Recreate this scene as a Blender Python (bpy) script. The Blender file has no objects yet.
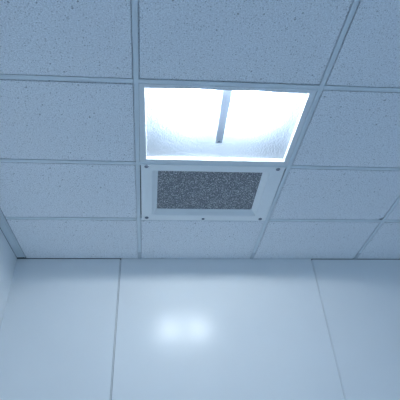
import bpy, bmesh, math, random
from mathutils import Vector, Matrix
random.seed(7)
SC = bpy.context.scene
COL = SC.collection

# ------------------------------------------------------------------ place
CAM_Z = 1.2
HH = 1.7                       # ceiling height above the camera
CEIL = CAM_Z + HH              # 2.9 m
X_RIGHT, Y_REAR = 3.1, -4.2    # walls out of frame
V0 = 1.88 * HH
# grid lines of the suspended ceiling: (position, small installation skew)
UL = {'L': (-0.6486, 0.0126), 'I': (-0.6092, 0.0129), 'A': (-0.0855, -0.0179),
      'B': (0.4608, -0.0163), 'C': (0.9987, 0.0222), 'D': (1.545, 0.01)}
VL = {'0': (0.4285, -0.004), '1': (0.7829, -0.0042), '2': (1.1374, 0.0048),
      '3': (1.4876, 0.0013), 'W': (1.8261, 0.0090)}
SEAMS = [-0.1742 * HH, 0.7701 * HH, 1.714 * HH]


def ux(k, y):
    d, s = UL[k]
    return d * HH + s * (y - V0)


def vy(k, x):
    d, s = VL[k]
    return d * HH + s * x


def cross(u, v):
    x = UL[u][0] * HH
    for _ in range(30):
        y = vy(v, x)
        x = ux(u, y)
    return Vector((x, vy(v, x), 0))


# ------------------------------------------------------------------ materials
def new_mat(name):
    m = bpy.data.materials.new(name)
    m.use_nodes = True
    nt = m.node_tree
    nt.nodes.clear()
    out = nt.nodes.new('ShaderNodeOutputMaterial')
    return m, nt, out


def principled(name, col, rough=0.5, spec=0.5, metal=0.0, noise=0.0, nscale=40, bump=0.0, bscale=200):
    m, nt, out = new_mat(name)
    p = nt.nodes.new('ShaderNodeBsdfPrincipled')
    p.inputs['Base Color'].default_value = (*col, 1)
    p.inputs['Roughness'].default_value = rough
    p.inputs['Specular IOR Level'].default_value = spec
    p.inputs['Metallic'].default_value = metal
    nt.links.new(p.outputs[0], out.inputs[0])
    tc = nt.nodes.new('ShaderNodeTexCoord')
    if noise:
        n = nt.nodes.new('ShaderNodeTexNoise')
        n.inputs['Scale'].default_value = nscale
        n.inputs['Detail'].default_value = 4
        nt.links.new(tc.outputs['Object'], n.inputs['Vector'])
        r = nt.nodes.new('ShaderNodeMapRange')
        r.inputs['From Min'].default_value = 0.3
        r.inputs['From Max'].default_value = 0.7
        r.inputs['To Min'].default_value = 1 - noise
        r.inputs['To Max'].default_value = 1 + noise
        nt.links.new(n.outputs['Fac'], r.inputs['Value'])
        mx = nt.nodes.new('ShaderNodeVectorMath')
        mx.operation = 'SCALE'
        mx.inputs[0].default_value = col
        nt.links.new(r.outputs[0], mx.inputs['Scale'])
        nt.links.new(mx.outputs[0], p.inputs['Base Color'])
    if bump:
        n = nt.nodes.new('ShaderNodeTexNoise')
        n.inputs['Scale'].default_value = bscale
        nt.links.new(tc.outputs['Object'], n.inputs['Vector'])
        b = nt.nodes.new('ShaderNodeBump')
        b.inputs['Strength'].default_value = bump
        b.inputs['Distance'].default_value = 0.001
        nt.links.new(n.outputs['Fac'], b.inputs['Height'])
        nt.links.new(b.outputs[0], p.inputs['Normal'])
    return m


def tile_material():
    m, nt, out = new_mat('mineral_fibre_tile')
    L = nt.links.new
    p = nt.nodes.new('ShaderNodeBsdfPrincipled')
    p.inputs['Roughness'].default_value = 0.9
    p.inputs['Specular IOR Level'].default_value = 0.15
    L(p.outputs[0], out.inputs[0])
    tc = nt.nodes.new('ShaderNodeTexCoord')
    # soft fissured mottling
    n = nt.nodes.new('ShaderNodeTexNoise')
    n.inputs['Scale'].default_value = 150
    n.inputs['Detail'].default_value = 3
    n.inputs['Roughness'].default_value = 0.7
    L(tc.outputs['Object'], n.inputs['Vector'])
    r1 = nt.nodes.new('ShaderNodeMapRange')
    r1.inputs['From Min'].default_value = 0.34
    r1.inputs['From Max'].default_value = 0.66
    r1.inputs['To Min'].default_value = TILE_MOTTLE[0]
    r1.inputs['To Max'].default_value = TILE_MOTTLE[1]
    L(n.outputs['Fac'], r1.inputs['Value'])
    # pin holes: only a random share of the cells carries one
    def holes(scale, radius, share, depth):
        v = nt.nodes.new('ShaderNodeTexVoronoi')
        v.inputs['Scale'].default_value = scale
        L(tc.outputs['Object'], v.inputs['Vector'])
        d = nt.nodes.new('ShaderNodeMapRange')
        d.inputs['From Min'].default_value = radius * 0.6
        d.inputs['From Max'].default_value = radius
        d.inputs['To Min'].default_value = 1
        d.inputs['To Max'].default_value = 0
        L(v.outputs['Distance'], d.inputs['Value'])
        sp = nt.nodes.new('ShaderNodeSeparateColor')
        L(v.outputs['Color'], sp.inputs[0])
        lt = nt.nodes.new('ShaderNodeMath')
        lt.operation = 'LESS_THAN'
        lt.inputs[1].default_value = share
        L(sp.outputs[0], lt.inputs[0])
        mu = nt.nodes.new('ShaderNodeMath')
        mu.operation = 'MULTIPLY'
        L(d.outputs[0], mu.inputs[0])
        L(lt.outputs[0], mu.inputs[1])
        k = nt.nodes.new('ShaderNodeMath')
        k.operation = 'MULTIPLY_ADD'
        k.inputs[1].default_value = -depth
        k.inputs[2].default_value = 1
        L(mu.outputs[0], k.inputs[0])
        return k.outputs[0]
    h1 = holes(95, 0.34, 0.40, 0.34)
    h2 = holes(36, 0.20, 0.14, 0.5)
    m1 = nt.nodes.new('ShaderNodeMath'); m1.operation = 'MULTIPLY'
    L(h1, m1.inputs[0]); L(h2, m1.inputs[1])
    m2 = nt.nodes.new('ShaderNodeMath'); m2.operation = 'MULTIPLY'
    L(m1.outputs[0], m2.inputs[0]); L(r1.outputs[0], m2.inputs[1])
    sc = nt.nodes.new('ShaderNodeVectorMath'); sc.operation = 'SCALE'
    sc.inputs[0].default_value = TILE_COL
    L(m2.outputs[0], sc.inputs['Scale'])
    L(sc.outputs[0], p.inputs['Base Color'])
    b = nt.nodes.new('ShaderNodeBump')
    b.inputs['Strength'].default_value = 0.5
    b.inputs['Distance'].default_value = 0.002
    L(m2.outputs[0], b.inputs['Height'])
    L(b.outputs[0], p.inputs['Normal'])
    return m


def filter_material():
    m, nt, out = new_mat('speckled_filter_media')
    L = nt.links.new
    p = nt.nodes.new('ShaderNodeBsdfPrincipled')
    p.inputs['Roughness'].default_value = 0.7
    p.inputs['Specular IOR Level'].default_value = 0.3
    L(p.outputs[0], out.inputs[0])
    tc = nt.nodes.new('ShaderNodeTexCoord')
    v = nt.nodes.new('ShaderNodeTexVoronoi')
    v.inputs['Scale'].default_value = 132
    L(tc.outputs['Object'], v.inputs['Vector'])
    d = nt.nodes.new('ShaderNodeMapRange')
    d.inputs['From Min'].default_value = 0.25
    d.inputs['From Max'].default_value = 0.56
    d.inputs['To Min'].default_value = 1
    d.inputs['To Max'].default_value = 0
    L(v.outputs['Distance'], d.inputs['Value'])
    sp = nt.nodes.new('ShaderNodeSeparateColor')
    L(v.outputs['Color'], sp.inputs[0])
    pw = nt.nodes.new('ShaderNodeMath'); pw.operation = 'POWER'
    pw.inputs[1].default_value = 1.2
    L(sp.outputs[0], pw.inputs[0])
    mu = nt.nodes.new('ShaderNodeMath'); mu.operation = 'MULTIPLY'
    L(d.outputs[0], mu.inputs[0]); L(pw.outputs[0], mu.inputs[1])
    mx = nt.nodes.new('ShaderNodeMix'); mx.data_type = 'RGBA'
    mx.inputs[6].default_value = (*FILTER_DARK, 1)
    mx.inputs[7].default_value = (*FILTER_LIGHT, 1)
    L(mu.outputs[0], mx.inputs[0])
    L(mx.outputs[2], p.inputs['Base Color'])
    b = nt.nodes.new('ShaderNodeBump')
    b.inputs['Strength'].default_value = 0.6
    b.inputs['Distance'].default_value = 0.003
    L(mu.outputs[0], b.inputs['Height'])
    L(b.outputs[0], p.inputs['Normal'])
    return m


def lens_material():
    """pebbled acrylic: scatters most of the light and lets some straight through"""
    m, nt, out = new_mat('pebbled_acrylic')
    L = nt.links.new
    tc = nt.nodes.new('ShaderNodeTexCoord')
    v = nt.nodes.new('ShaderNodeTexVoronoi')
    v.feature = 'SMOOTH_F1'
    v.inputs['Scale'].default_value = 105
    L(tc.outputs['Object'], v.inputs['Vector'])
    b = nt.nodes.new('ShaderNodeBump')
    b.inputs['Strength'].default_value = 1.0
    b.inputs['Distance'].default_value = LENS_BUMP
    L(v.outputs['Distance'], b.inputs['Height'])
    tl = nt.nodes.new('ShaderNodeBsdfTranslucent')
    tl.inputs['Color'].default_value = (*LENS_COL, 1)
    L(b.outputs[0], tl.inputs['Normal'])
    df = nt.nodes.new('ShaderNodeBsdfDiffuse')
    df.inputs['Color'].default_value = (0.85, 0.87, 0.9, 1)
    L(b.outputs[0], df.inputs['Normal'])
    tr = nt.nodes.new('ShaderNodeBsdfTransparent')
    gl = nt.nodes.new('ShaderNodeBsdfGlossy')
    gl.inputs['Roughness'].default_value = 0.3
    L(b.outputs[0], gl.inputs['Normal'])
    a = nt.nodes.new('ShaderNodeMixShader'); a.inputs[0].default_value = 0.18
    L(tl.outputs[0], a.inputs[1]); L(df.outputs[0], a.inputs[2])
    c = nt.nodes.new('ShaderNodeMixShader'); c.inputs[0].default_value = LENS_CLEAR
    L(a.outputs[0], c.inputs[1]); L(tr.outputs[0], c.inputs[2])
    e = nt.nodes.new('ShaderNodeMixShader'); e.inputs[0].default_value = 0.04
    L(c.outputs[0], e.inputs[1]); L(gl.outputs[0], e.inputs[2])
    L(e.outputs[0], out.inputs[0])
    return m


def strap_material():
    m, nt, out = new_mat('milky_plastic')
    L = nt.links.new
    df = nt.nodes.new('ShaderNodeBsdfDiffuse'); df.inputs[0].default_value = (0.85, 0.87, 0.9, 1)
    tl = nt.nodes.new('ShaderNodeBsdfTranslucent'); tl.inputs[0].default_value = (0.8, 0.84, 0.9, 1)
    a = nt.nodes.new('ShaderNodeMixShader'); a.inputs[0].default_value = STRAP_TRANS
    L(df.outputs[0], a.inputs[1]); L(tl.outputs[0], a.inputs[2])
    L(a.outputs[0], out.inputs[0])
    return m


def emit_material(name, col, power):
    m, nt, out = new_mat(name)
    e = nt.nodes.new('ShaderNodeEmission')
    e.inputs[0].default_value = (*col, 1)
    e.inputs[1].default_value = power
    nt.links.new(e.outputs[0], out.inputs[0])
    return m


# --- tuning
TILE_MOTTLE = (0.76, 1.16)
TILE_COL = (0.88, 0.905, 0.935)
FILTER_DARK = (0.19, 0.20, 0.22)
FILTER_LIGHT = (1.0, 1.0, 1.0)
LENS_BUMP = 0.003
LENS_COL = (0.122, 0.142, 0.168)
LENS_CLEAR = 0.20
STRAP_TRANS = 0.15
LAMP_COL = (0.86, 0.95, 1.0)
LAMP_STRENGTH = 1330
REAR_COL = (0.57, 0.79, 1.0)
REAR_STRENGTH = 15

M_TILE = tile_material()
M_TEE = principled('painted_tee_steel', (0.74, 0.80, 0.83), 0.45, 0.4, noise=0.02, nscale=8)
M_TEE_END = principled('grey_tee_end', (0.56, 0.60, 0.64), 0.45, 0.4)
M_FRAME = principled('white_fixture_enamel', (0.80, 0.84, 0.86), 0.4, 0.4, noise=0.02, nscale=6)
M_HOUSE = principled('darkened_reflector', (0.105, 0.120, 0.142), 0.6, 0.1)  # reflector colour darkened to hold down the glow at the lens edges
M_LENS = lens_material()
M_STRAP = strap_material()
M_LAMP = emit_material('lit_fluorescent_tube', LAMP_COL, LAMP_STRENGTH)
M_REAR = emit_material('rear_fill_glow', REAR_COL, REAR_STRENGTH)  # glow of the added fill panels behind the camera
M_SOCKET = principled('lamp_base_plastic', (0.7, 0.7, 0.7), 0.5)
M_GRILLE = principled('grille_enamel', (0.93, 0.95, 0.95), 0.4, 0.4, noise=0.02, nscale=6)
M_FILTER = filter_material()
M_SCREW = principled('dark_screw_metal', (0.17, 0.20, 0.25), 0.5, 0.4)
M_WALL = principled('satin_wall_panel', (0.80, 0.83, 0.85), 0.23, 0.27, noise=0.012, nscale=3, bump=0.03, bscale=60)
M_STRIP = principled('joint_strip_plastic', (0.85, 0.88, 0.90), 0.22, 0.9)
M_REARWALL = principled('light_cutting_rear_wall', (0.30, 0.33, 0.36), 0.6, 0.3, noise=0.02, nscale=3)  # grey picked for the unseen wall so less light bounces onto the ceiling
M_SHADOWGAP = principled('wall_core_board', (0.16, 0.17, 0.19), 0.9, 0.1)
M_TRIM = principled('painted_wall_angle', (0.66, 0.72, 0.76), 0.5, 0.3)
M_FLOOR = principled('pale_vinyl_floor', (0.50, 0.57, 0.65), 0.5, 0.3, noise=0.05, nscale=12)
M_DECK = principled('plenum_concrete', (0.12, 0.12, 0.13), 0.95, 0.1, noise=0.1, nscale=5)


# ------------------------------------------------------------------ mesh helpers
def obj(name, bm, mat, parent=None, smooth=False):
    me = bpy.data.meshes.new(name)
    bmesh.ops.recalc_face_normals(bm, faces=bm.faces[:])
    bm.to_mesh(me)
    bm.free()
    me.materials.append(mat)
    if smooth:
        for p in me.polygons:
            p.use_smooth = True
    o = bpy.data.objects.new(name, me)
    COL.objects.link(o)
    if parent:
        o.parent = parent
        o.matrix_parent_inverse = parent.matrix_basis.inverted()
    return o


def empty(name, loc):
    o = bpy.data.objects.new(name, None)
    o.location = loc
    o.empty_display_size = 0.05
    COL.objects.link(o)
    return o


def thing(o, label, cat, group=None):
    o['label'] = label
    o['category'] = cat
    if group:
        o['group'] = group


def loft(bm, rings, cap0=True, cap1=True):
    """rings: lists of Vectors of equal length, closed loops"""
    vs = [[bm.verts.new(p) for p in r] for r in rings]
    n = len(vs[0])
    for a, b in zip(vs, vs[1:]):
        for i in range(n):
            bm.faces.new((a[i], a[(i + 1) % n], b[(i + 1) % n], b[i]))
    if cap0:
        bm.faces.new(list(reversed(vs[0])))
    if cap1:
        bm.faces.new(vs[-1])
    return vs


def inset(poly, d):
    """move every edge of a convex ccw polygon inwards; d = one distance or one per edge (edge i: i -> i+1)"""
    n = len(poly)
    if not isinstance(d, (list, tuple)):
        d = [d] * n
    lines = []
    for i in range(n):
        a, b = poly[i], poly[(i + 1) % n]
        t = (b - a).normalized()
        nrm = Vector((-t.y, t.x, 0))
        lines.append((a + nrm * d[i], t))
    res = []
    for i in range(n):
        p, t = lines[i - 1]
        q, s = lines[i]
        den = t.x * s.y - t.y * s.x
        k = ((q.x - p.x) * s.y - (q.y - p.y) * s.x) / den
        res.append(p + t * k)
    return res


def atz(poly, z):
    return [Vector((p.x, p.y, z)) for p in poly]


def prism(bm, poly, z0, z1, bev=0.0):
    if bev:
        loft(bm, [atz(inset(poly, bev), z0), atz(poly, z0 + bev), atz(poly, z1 - bev), atz(inset(poly, bev), z1)])
    else:
        loft(bm, [atz(poly, z0), atz(poly, z1)])


def rect(x0, y0, x1, y1):
    return [Vector((x0, y0, 0)), Vector((x1, y0, 0)), Vector((x1, y1, 0)), Vector((x0, y1, 0))]


def bar_poly(a, b, w):
    t = (b - a).normalized()
    n = Vector((-t.y, t.x, 0)) * (w / 2)
    return [a - n, b - n, b + n, a + n]


def ring_frame(bm, loops):
    """loops: list of closed loops (Vectors) lofted one after another, then closed back to the first"""
    vs = [[bm.verts.new(p) for p in r] for r in loops]
    n = len(vs[0])
    for a, b in zip(vs, vs[1:] + vs[:1]):
        for i in range(n):
            bm.faces.new((a[i], a[(i + 1) % n], b[(i + 1) % n], b[i]))


# ------------------------------------------------------------------ suspended ceiling: grid
TEE_W = 0.025
FL = 0.012                     # flange thickness
ceiling = empty('ceiling', (0, 0, CEIL))
ceiling['kind'] = 'structure'


def tee(name, a, b, w=TEE_W, ext=0.0):
    t = (b - a).normalized()
    a = a - t * ext
    b = b + t * ext
    bm = bmesh.new()
    prism(bm, bar_poly(a, b, w), CEIL, CEIL + 0.002, 0.0004)
    prism(bm, bar_poly(a, b, w * 0.45), CEIL + 0.002, CEIL + FL)
    prism(bm, bar_poly(a, b, 0.003), CEIL + FL, CEIL + 0.04)
    return obj(name, bm, M_TEE, ceiling)


def wall_pt(x, off=0.0):
    return Vector((x, vy('W', x) - off, 0))


def uline(k, y):
    return Vector((ux(k, y), y, 0))


for k in 'ABCD':
    yw = cross(k, 'W').y
    tee('main_tee', uline(k, Y_REAR + 0.01), uline(k, yw - 0.004))
for v in '0123':
    cols = ['I', 'A', 'B', 'C', 'D']
    for a, b in zip(cols, cols[1:]):
        pa, pb = cross(a, v), cross(b, v)
        t = (pb - pa).normalized()
        ea = 0.004 if a == 'I' else TEE_W / 2 + 0.0002
        tee('cross_tee', pa + t * ea, pb - t * (TEE_W / 2 + 0.0002))
# thin greyer strip under the last bit of each main tee, at the back wall
for k in 'ABC':
    yw = cross(k, 'W').y
    bm = bmesh.new()
    prism(bm, bar_poly(uline(k, yw - 0.105), uline(k, yw - 0.003), TEE_W + 0.003), CEIL - 0.0022, CEIL - 0.0002, 0.0004)
    obj('tee_end_strip', bm, M_TEE_END, ceiling)

# ------------------------------------------------------------------ ceiling tiles
def cell(u0, u1, v0, v1):
    return [cross(u0, v0), cross(u1, v0), cross(u1, v1), cross(u0, v1)]


def chip(poly, i, d):
    p = poly[i]
    a = p + (poly[i - 1] - p).normalized() * d
    b = p + (poly[(i + 1) % len(poly)] - p).normalized() * d
    return poly[:i] + [a, b] + poly[i + 1:]


def tile_bm(c, gaps, ledge=True, chips=()):
    """gaps: reveal beside the tee flange for near, right, far, left edge"""
    half = TEE_W / 2
    face = inset(c, [half + g for g in gaps])
    top = inset(c, [0.0035, 0.0035, 0.0035 if gaps[2] < 0.5 else 0, 0.0035])
    zl = CEIL + FL + 0.0006
    bm = bmesh.new()
    if chips:
        for i, d in chips:
            face = chip(face, i, d)
            top = chip(top, i, d + 0.02)
    low = inset(face, 0.0008)
    back = inset(face, 0.007)
    loft(bm, [atz(low, CEIL + 0.0003), atz(face, CEIL + 0.0011), atz(face, CEIL + 0.0024), atz(back, CEIL + 0.0026), atz(back, zl), atz(top, zl), atz(top, zl + 0.013)])
    return bm


def make_tile(u0, u1, v0, v1, gaps, label, chips=(), trim=(0, 0, 0, 0)):
    c = cell(u0, u1, v0, v1)
    c = inset(c, list(trim))
    bm = tile_bm(c, gaps, chips=chips)
    ctr = sum(c, Vector()) / 4
    ctr.z = CEIL
    bmesh.ops.translate(bm, verts=bm.verts[:], vec=-ctr)
    o = obj('ceiling_tile', bm, M_TILE)
    o['kind'] = 'thing'
    o.location = ctr
    thing(o, label, 'ceiling tile', 'mineral tiles laid in the ceiling grid')
    return o


mm = 0.001
WG = -TEE_W / 2 + 0.002        # against the back wall: no flange
TILES = [
    ('I', 'A', '0', '1', (2, 2.5, 2, 0), 'speckled ceiling tile in the top left corner of the picture', ()),
    ('A', 'B', '0', '1', (2, 2.2, 5, 5), 'speckled ceiling tile at the top edge, directly in front of the lit fixture', ()),
    ('B', 'C', '0', '1', (2, 2, 3, 4), 'speckled ceiling tile in the top right corner of the picture', ()),
    ('I', 'A', '1', '2', (5.5, 2.5, 3, 0), 'speckled ceiling tile between the left picture edge and the lit fixture', ()),
    ('B', 'C', '1', '2', (3, 2, 2.5, 3), "speckled ceiling tile against the lit fixture's right edge", ()),
    ('I', 'A', '2', '3', (3, 2, 4, 0), 'pale ceiling tile left of the air grille, ending at the left wall trim', ()),
    ('B', 'C', '2', '3', (3, 3, 3.5, 3), 'pale ceiling tile right of the air grille, with one dark chipped corner', ((2, 0.030),)),
    ('C', 'D', '2', '3', (2, 2, 4.5, 1.5), 'small visible wedge of ceiling tile at the right picture edge, beyond the chipped tile', ()),
    ('I', 'A', '3', 'W', (3.5, 1.5, 0, 0), 'shallow ceiling tile filling the corner between the left wall and the back wall', ()),
    ('A', 'B', '3', 'W', (2.5, 1.5, 0, 3), 'shallow ceiling tile between the air grille and the back wall', ()),
    ('B', 'C', '3', 'W', (3, 3, 0, 3.5), 'shallow ceiling tile on the back wall, below the chipped tile', ()),
    ('C', 'D', '3', 'W', (5, 2, 0, 2), 'shallow ceiling tile on the back wall, cut off by the right picture edge', ()),
]
for u0, u1, v0, v1, g, lab, ch in TILES:
    g = [(1.2 + 1.25 * x) * mm for x in g]
    tr = [0, 0, 0, 0]
    if v1 == 'W':
        g[2] = -TEE_W / 2 + 0.0005
        tr[2] = 0.004
    if u0 == 'I':
        g[3] = -TEE_W / 2 + 0.0022
        tr[3] = 0.001
    make_tile(u0, u1, v0, v1, g, lab, ch, tr)

# ceiling field outside the photograph, same tiles, one mesh; plenum deck above
bm = bmesh.new()


def quad_tile(poly):
    p = inset(poly, TEE_W / 2 + 0.002)
    loft(bm, [atz(p, CEIL + 0.0003), atz(p, CEIL + 0.014)])


def free_cell(u0, u1, ya, yb):
    return [uline(u0, ya), uline(u1, ya), uline(u1, yb), uline(u0, yb)]


rear_fill_cells = []
YL = (Y_REAR - 0.012, -3.53, -2.92, -2.31, -1.70, -1.09, -0.48, 0.13)
UL['R'] = ((X_RIGHT + 0.012) / HH, 0.0)
UL['K'] = (UL['I'][0] - 0.007, UL['I'][1])
for a, b in (('K', 'A'), ('A', 'B'), ('B', 'C'), ('C', 'D'), ('D', 'R')):
    for ya, yb in zip(YL, YL[1:]):
        if (a, ya) in (('A', -3.53), ('C', -3.53)):
            rear_fill_cells.append(free_cell(a, b, ya, yb))
            continue
        quad_tile(free_cell(a, b, ya, yb))
    quad_tile([uline(a, 0.13), uline(b, 0.13), cross(b, '0'), cross(a, '0')])
for v0, v1 in (('0', '1'), ('1', '2')):
    quad_tile(cell('C', 'D', v0, v1))
for v0, v1 in (('0', '1'), ('1', '2'), ('2', '3'), ('3', 'W')):
    quad_tile(cell('D', 'R', v0, v1))
obj('rear_tile_field', bm, M_TILE, ceiling)
for yy in YL[1:]:
    cols = ['I', 'A', 'B', 'C', 'D']
    for a, b in zip(cols, cols[1:]):
        pa, pb = uline(a, yy), uline(b, yy)
        tee('cross_tee', pa + Vector((TEE_W / 2, 0, 0)), pb - Vector((TEE_W / 2, 0, 0)))
# two unseen ceiling panels added behind the camera as fill light
for c in rear_fill_cells:
    q = inset(c, TEE_W / 2 + 0.001)
    bm = bmesh.new()
    prism(bm, inset(q, 0.03), CEIL + 0.012, CEIL + 0.016)
    panel = obj('rear_fill_panel', bm, M_REAR, ceiling)
    bm = bmesh.new()
    i_ = inset(q, 0.03)
    ring_frame(bm, [atz(q, CEIL), atz(i_, CEIL), atz(i_, CEIL + 0.03), atz(q, CEIL + 0.03)])
    obj('rear_fill_frame', bm, M_FRAME, ceiling)
bm = bmesh.new()
prism(bm, rect(-1.5, Y_REAR - 0.2, X_RIGHT + 0.2, 3.4), CEIL + 0.4, CEIL + 0.5)
obj('plenum_deck', bm, M_DECK, ceiling)

# ------------------------------------------------------------------ walls, trim, floor
T = 0.05
BAYTOP = CEIL + 0.42


def wall_frame_pts():
    return Vector((ux('L', 3.1), 0, 0))


wall_back = empty('wall_back', (0.5, vy('W', 0.5), 0))
wall_back['kind'] = 'structure'
corner = cross('L', 'W')
LEAN = 0.019                  # wall tilted out of plumb to lower the light's reflection in it


def lean(bm):
    for v in bm.verts:
        v.co.y -= LEAN * max(0.0, CEIL - v.co.z)


xs = [corner.x] + SEAMS[:2] + [SEAMS[2]] + [X_RIGHT]
GAP = 0.0058
for i in range(len(xs) - 1):
    a, b = xs[i] + (GAP if i else 0), xs[i + 1] - (GAP if i < len(xs) - 2 else 0)
    if b - a < 0.05:
        continue
    topz = CEIL + 0.02 if i == 1 else CEIL - 0.003
    bm = bmesh.new()
    poly = [wall_pt(a), wall_pt(b), wall_pt(b, -0.02), wall_pt(a, -0.02)]
    bev = 0.0012
    prism(bm, poly, 0, topz, bev)
    lean(bm)
    obj('wall_panel', bm, M_WALL, wall_back)
bm = bmesh.new()
prism(bm, [wall_pt(corner.x - 0.2, -0.021), wall_pt(X_RIGHT + 0.1, -0.021), wall_pt(X_RIGHT + 0.1, -0.07), wall_pt(corner.x - 0.2, -0.07)], 0, BAYTOP)
obj('wall_core', bm, M_SHADOWGAP, wall_back)
for x in SEAMS:
    if x > X_RIGHT - 0.05:
        continue
    bm = bmesh.new()
    rings = []
    n = 7
    prof = []
    for k in range(n):
        a = math.pi * k / (n - 1)
        prof.append((-0.0027 * math.cos(a), -0.0012 - 0.0022 * math.sin(a)))
    prof = [(-0.0027, 0.018)] + prof + [(0.0027, 0.018)]
    base = wall_pt(x)
    for z in (0, CEIL - 0.012):
        rings.append([Vector((base.x + px, base.y + py, z)) for px, py in prof])
    loft(bm, rings)
    lean(bm)
    obj('joint_strip', bm, M_STRIP, wall_back)

wall_left = empty('wall_left', (corner.x, 0.5, 0))
wall_left['kind'] = 'structure'
ys = [Y_REAR, -2.52, -0.9, 0.72, corner.y + 0.0]
for a, b in zip(ys, ys[1:]):
    bm = bmesh.new()
    p = [uline('L', a + 0.0015), uline('L', b - (0.0015 if b < 2 else 0.001))]
    prism(bm, [p[0] - Vector((0.02, 0, 0)), p[0], p[1], p[1] - Vector((0.02, 0, 0))], 0, CEIL - 0.003, 0.0012)
    obj('wall_panel', bm, M_WALL, wall_left)
bm = bmesh.new()
p0, p1 = uline('L', Y_REAR - 0.1), uline('L', corner.y + 0.05)
prism(bm, [p0 - Vector((0.07, 0, 0)), p0 - Vector((0.021, 0, 0)), p1 - Vector((0.021, 0, 0)), p1 - Vector((0.07, 0, 0))], 0, BAYTOP)
obj('wall_core', bm, M_SHADOWGAP, wall_left)

bm = bmesh.new()
prism(bm, rect(X_RIGHT, Y_REAR - 0.06, X_RIGHT + 0.06, vy('W', X_RIGHT) + 0.06), 0, BAYTOP)
w = obj('wall_right', bm, M_WALL); w['kind'] = 'structure'
bm = bmesh.new()
prism(bm, rect(-1.4, Y_REAR - 0.06, X_RIGHT, Y_REAR), 0, BAYTOP)
w = obj('wall_rear', bm, M_REARWALL); w['kind'] = 'structure'
bm = bmesh.new()
prism(bm, rect(-1.4, Y_REAR - 0.2, X_RIGHT + 0.2, 3.4), -0.08, 0)
w = obj('floor', bm, M_FLOOR); w['kind'] = 'structure'

# wide painted wall angle along the left wall, with a rolled inner lip
bm = bmesh.new()
y0, y1 = Y_REAR + 0.01, corner.y - 0.018
def ang(y, dx, z):
    return Vector((ux('L', y) + dx, y, CEIL + z))
wI = lambda y: ux('I', y) - ux('L', y)
prof = lambda y: [(0.002, -0.0015), (wI(y) - 0.018, -0.0015), (wI(y) - 0.0175, 0.0022), (wI(y) - 0.0115, 0.0022), (wI(y) - 0.011, -0.002), (wI(y) - 0.002, -0.002),
                  (wI(y), 0.0005), (wI(y), 0.0025), (0.004, 0.0025), (0.004, 0.03), (0.002, 0.03)]
loft(bm, [[ang(y, dx, z) for dx, z in prof(y)] for y in (y0, y1)])
w = obj('trim_left', bm, M_TRIM); w['kind'] = 'structure'

# ------------------------------------------------------------------ recessed light
def P(u, v):
    return Vector((u * HH, v * HH, 0))


c = cell('A', 'B', '1', '2')
outer = inset(c, TEE_W / 2 + 0.0012)
opening = [P(-0.0412, 0.8052), P(0.4483, 0.8040), P(0.4476, 1.1105), P(-0.0412, 1.1119)]
light = empty('recessed_ceiling_light', (0.2035 * HH, 0.958 * HH, CEIL))
thing(light, 'lit recessed ceiling light with a pebbled lens and a strap down its middle', 'ceiling light')
REC = 0.023
bm = bmesh.new()
o1 = inset(outer, 0.001)
in_lip = inset(opening, -0.0015)
ring_frame(bm, [atz(outer, CEIL + 0.001), atz(o1, CEIL - 0.0005), atz(in_lip, CEIL - 0.0005), atz(opening, CEIL + 0.001),
                atz(opening, CEIL + REC), atz(inset(opening, -0.012), CEIL + REC), atz(inset(opening, -0.012), CEIL + 0.008), atz(outer, CEIL + 0.008)])
obj('fixture_frame', bm, M_FRAME, light)
# housing: open-bottomed steel box with sloped reflector sides
bm = bmesh.new()
hb = inset(opening, -0.014)
ring = [atz(hb, CEIL + 0.009), atz(hb, CEIL + REC + 0.012)]
for k in range(1, 13):
    a = math.pi / 2 * k / 12
    ring.append(atz(inset(hb, 0.13 * (1 - math.cos(a))), CEIL + REC + 0.012 + 0.09 * math.sin(a)))
vs = [[bm.verts.new(p) for p in r] for r in ring]
for a, b in zip(vs, vs[1:]):
    for i in range(4):
        bm.faces.new((a[i], a[(i + 1) % 4], b[(i + 1) % 4], b[i]))
bm.faces.new(vs[-1])
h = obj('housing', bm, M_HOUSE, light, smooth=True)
sol = h.modifiers.new('shell', 'SOLIDIFY'); sol.thickness = 0.0015; sol.offset = 1
# lens
bm = bmesh.new()
lz = CEIL + REC + 0.0005
lp = inset(opening, -0.009)
loft(bm, [atz(lp, lz)], True, False)
lens = obj('lens', bm, M_LENS, light)
# strap under the lens, fixed by one rivet at its end
UC = 0.2035
sx = 0.2005 * HH * (HH + REC) / HH
bm = bmesh.new()
sw0, sw1 = 0.0245, 0.0205
sy0, sy1 = opening[0].y + 0.002, 1.037 * HH
zs = lz - 0.0065
strap_poly = [Vector((sx - sw0, sy0, 0)), Vector((sx + sw0, sy0, 0)), Vector((sx + sw1, sy1 - 0.006, 0)),
              Vector((sx + sw1 - 0.006, sy1, 0)), Vector((sx - sw1 + 0.006, sy1, 0)), Vector((sx - sw1, sy1 - 0.006, 0))]
prism(bm, strap_poly, zs, zs + 0.003, 0.0008)
strap = obj('strap', bm, M_STRAP, light)


def dome(name, x, y, z, r, h_, mat, parent, seg=20, washer=0.0):
    bm = bmesh.new()
    rings = []
    for k in range(6):
        a = math.pi / 2 * k / 5
        rr = r * math.cos(a) if k < 5 else r * 0.06
        rings.append([Vector((x + rr * math.cos(t), y + rr * math.sin(t), z - h_ * math.sin(a)))
                      for t in [2 * math.pi * j / seg for j in range(seg)]])
    loft(bm, rings)
    return obj(name, bm, mat, parent, smooth=True)


dome('rivet', sx + 0.002, sy1 - 0.016, zs, 0.0095, 0.006, M_SCREW, strap)


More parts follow.
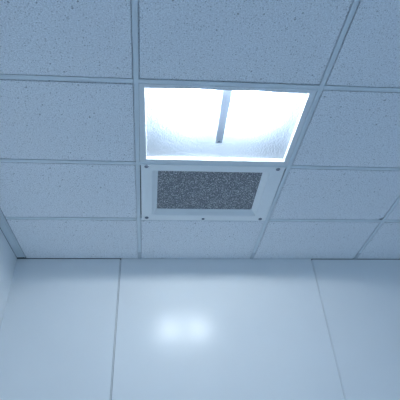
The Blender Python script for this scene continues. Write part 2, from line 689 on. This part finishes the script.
def utube(cx, cy, z, side):
    """a twin-leg compact tube lying along X, its bend pointing to side (-1 or 1)"""
    bm = bmesh.new()
    r, half, ln = 0.0095, LAMP_HALF, LAMP_LEN
    x0, x1 = cx - side * ln / 2, cx + side * (ln / 2 - half)
    path = [Vector((x0, cy - half, z))]
    for k in range(9):
        a = math.pi * k / 8
        path.append(Vector((x1 + side * half * math.sin(a), cy - half * math.cos(a), z)))
    path.append(Vector((x0, cy + half, z)))
    rings = []
    for i, p in enumerate(path):
        t = (path[min(i + 1, len(path) - 1)] - path[max(i - 1, 0)]).normalized()
        s = Vector((-t.y, t.x, 0))
        rings.append([p + s * (r * math.cos(q)) + Vector((0, 0, r * math.sin(q))) for q in [2 * math.pi * j / 8 for j in range(8)]])
    loft(bm, rings)
    return bm


LAMP_HALF, LAMP_LEN = 0.066, 0.14
LAMP_Z = CEIL + REC + 0.034
for u, side in ((0.108, -1), (0.291, 1)):
    cx, cy = u * HH, 0.864 * HH
    lamp = obj('fluorescent_tube', utube(cx, cy, LAMP_Z, side), M_LAMP, light, smooth=True)
    bm = bmesh.new()
    xb = cx - side * (LAMP_LEN / 2 + 0.0005)
    xa = xb - side * 0.024
    prism(bm, rect(min(xa, xb), cy - 0.05, max(xa, xb), cy + 0.05), LAMP_Z - 0.014, LAMP_Z + 0.022, 0.003)
    obj('lamp_base', bm, M_SOCKET, lamp)

# ------------------------------------------------------------------ return air grille
grille = empty('air_grille', (0.197 * HH, 1.31 * HH, CEIL))
thing(grille, 'pale-framed air return grille with dark speckled filter, screwed in behind the ceiling light', 'air vent')
go = [P(-0.0615, 1.1385), P(0.4612, 1.1400), P(0.4585, 1.4885), P(-0.0672, 1.4880)]
gi = [P(-0.0210, 1.1705), P(0.4085, 1.1712), P(0.4098, 1.4515), P(-0.0250, 1.4508)]
gd = [q + Vector((0, 0, 0)) for q in inset(gi, 0.034)]
DEP = 0.027
gz = CEIL - 0.005
bm = bmesh.new()
go1 = inset(go, 0.0012)
ring_frame(bm, [atz(go, CEIL - 0.0012), atz(go, gz + 0.0012), atz(go1, gz), atz(inset(gi, -0.001), gz), atz(gi, gz + 0.001),
                atz(inset(gi, 0.020), CEIL + 0.016), atz(inset(gi, 0.0215), CEIL + 0.016), atz(gd, CEIL + DEP),
                atz(gd, CEIL + DEP + 0.001), atz(inset(gi, -0.02), CEIL + DEP + 0.001), atz(inset(gi, -0.02), CEIL - 0.0012)])
obj('grille_frame', bm, M_GRILLE, grille)
bm = bmesh.new()
prism(bm, inset(gd, -0.01), CEIL + DEP + 0.0012, CEIL + DEP + 0.014)
obj('filter', bm, M_FILTER, grille)
for (u, v) in ((-0.0417, 1.1475), (0.4348, 1.1500), (-0.0456, 1.4697), (0.4336, 1.4740)):
    dome('screw', u * HH, v * HH, gz, 0.0135, 0.007, M_SCREW, grille)
bm = bmesh.new()
lx, ly = 0.1893 * HH, 1.4745 * HH
prism(bm, rect(lx - 0.009, ly - 0.007, lx + 0.009, ly + 0.007), gz - 0.006, gz, 0.001)
obj('latch', bm, M_SCREW, grille)

# ------------------------------------------------------------------ camera and render look
f, p, y, r = 425.62348753696534, math.radians(36.38091700356504), math.radians(7.011271462418048), math.radians(-3.529869291383535)
F = Vector((math.sin(y) * math.cos(p), math.cos(y) * math.cos(p), math.sin(p)))
RT = Vector((math.cos(y), -math.sin(y), 0))
UP = RT.cross(F)
R_ = RT * math.cos(r) + UP * math.sin(r)
U_ = UP * math.cos(r) - RT * math.sin(r)
cam = bpy.data.cameras.new('camera')
cam.sensor_width = 36
cam.lens = f / 400 * 36
co = bpy.data.objects.new('camera', cam)
COL.objects.link(co)
m = Matrix((R_, U_, -F)).transposed().to_4x4()
m.translation = (0, 0, CAM_Z)
co.matrix_world = m
SC.camera = co

w = bpy.data.worlds.new('world')
w.use_nodes = True
w.node_tree.nodes['Background'].inputs[0].default_value = (0, 0, 0, 1)
SC.world = w
vs_ = SC.view_settings
vs_.view_transform = 'Standard'
vs_.look = 'None'
vs_.gamma = 1
vs_.exposure = 0.46
vs_.use_curve_mapping = False
SC.cycles.use_denoising = True
SC.cycles.sample_clamp_indirect = 6
SC.cycles.max_bounces = 16
SC.cycles.diffuse_bounces = 10
SC.cycles.transparent_max_bounces = 8
SC.cycles.caustics_reflective = False
SC.cycles.caustics_refractive = False
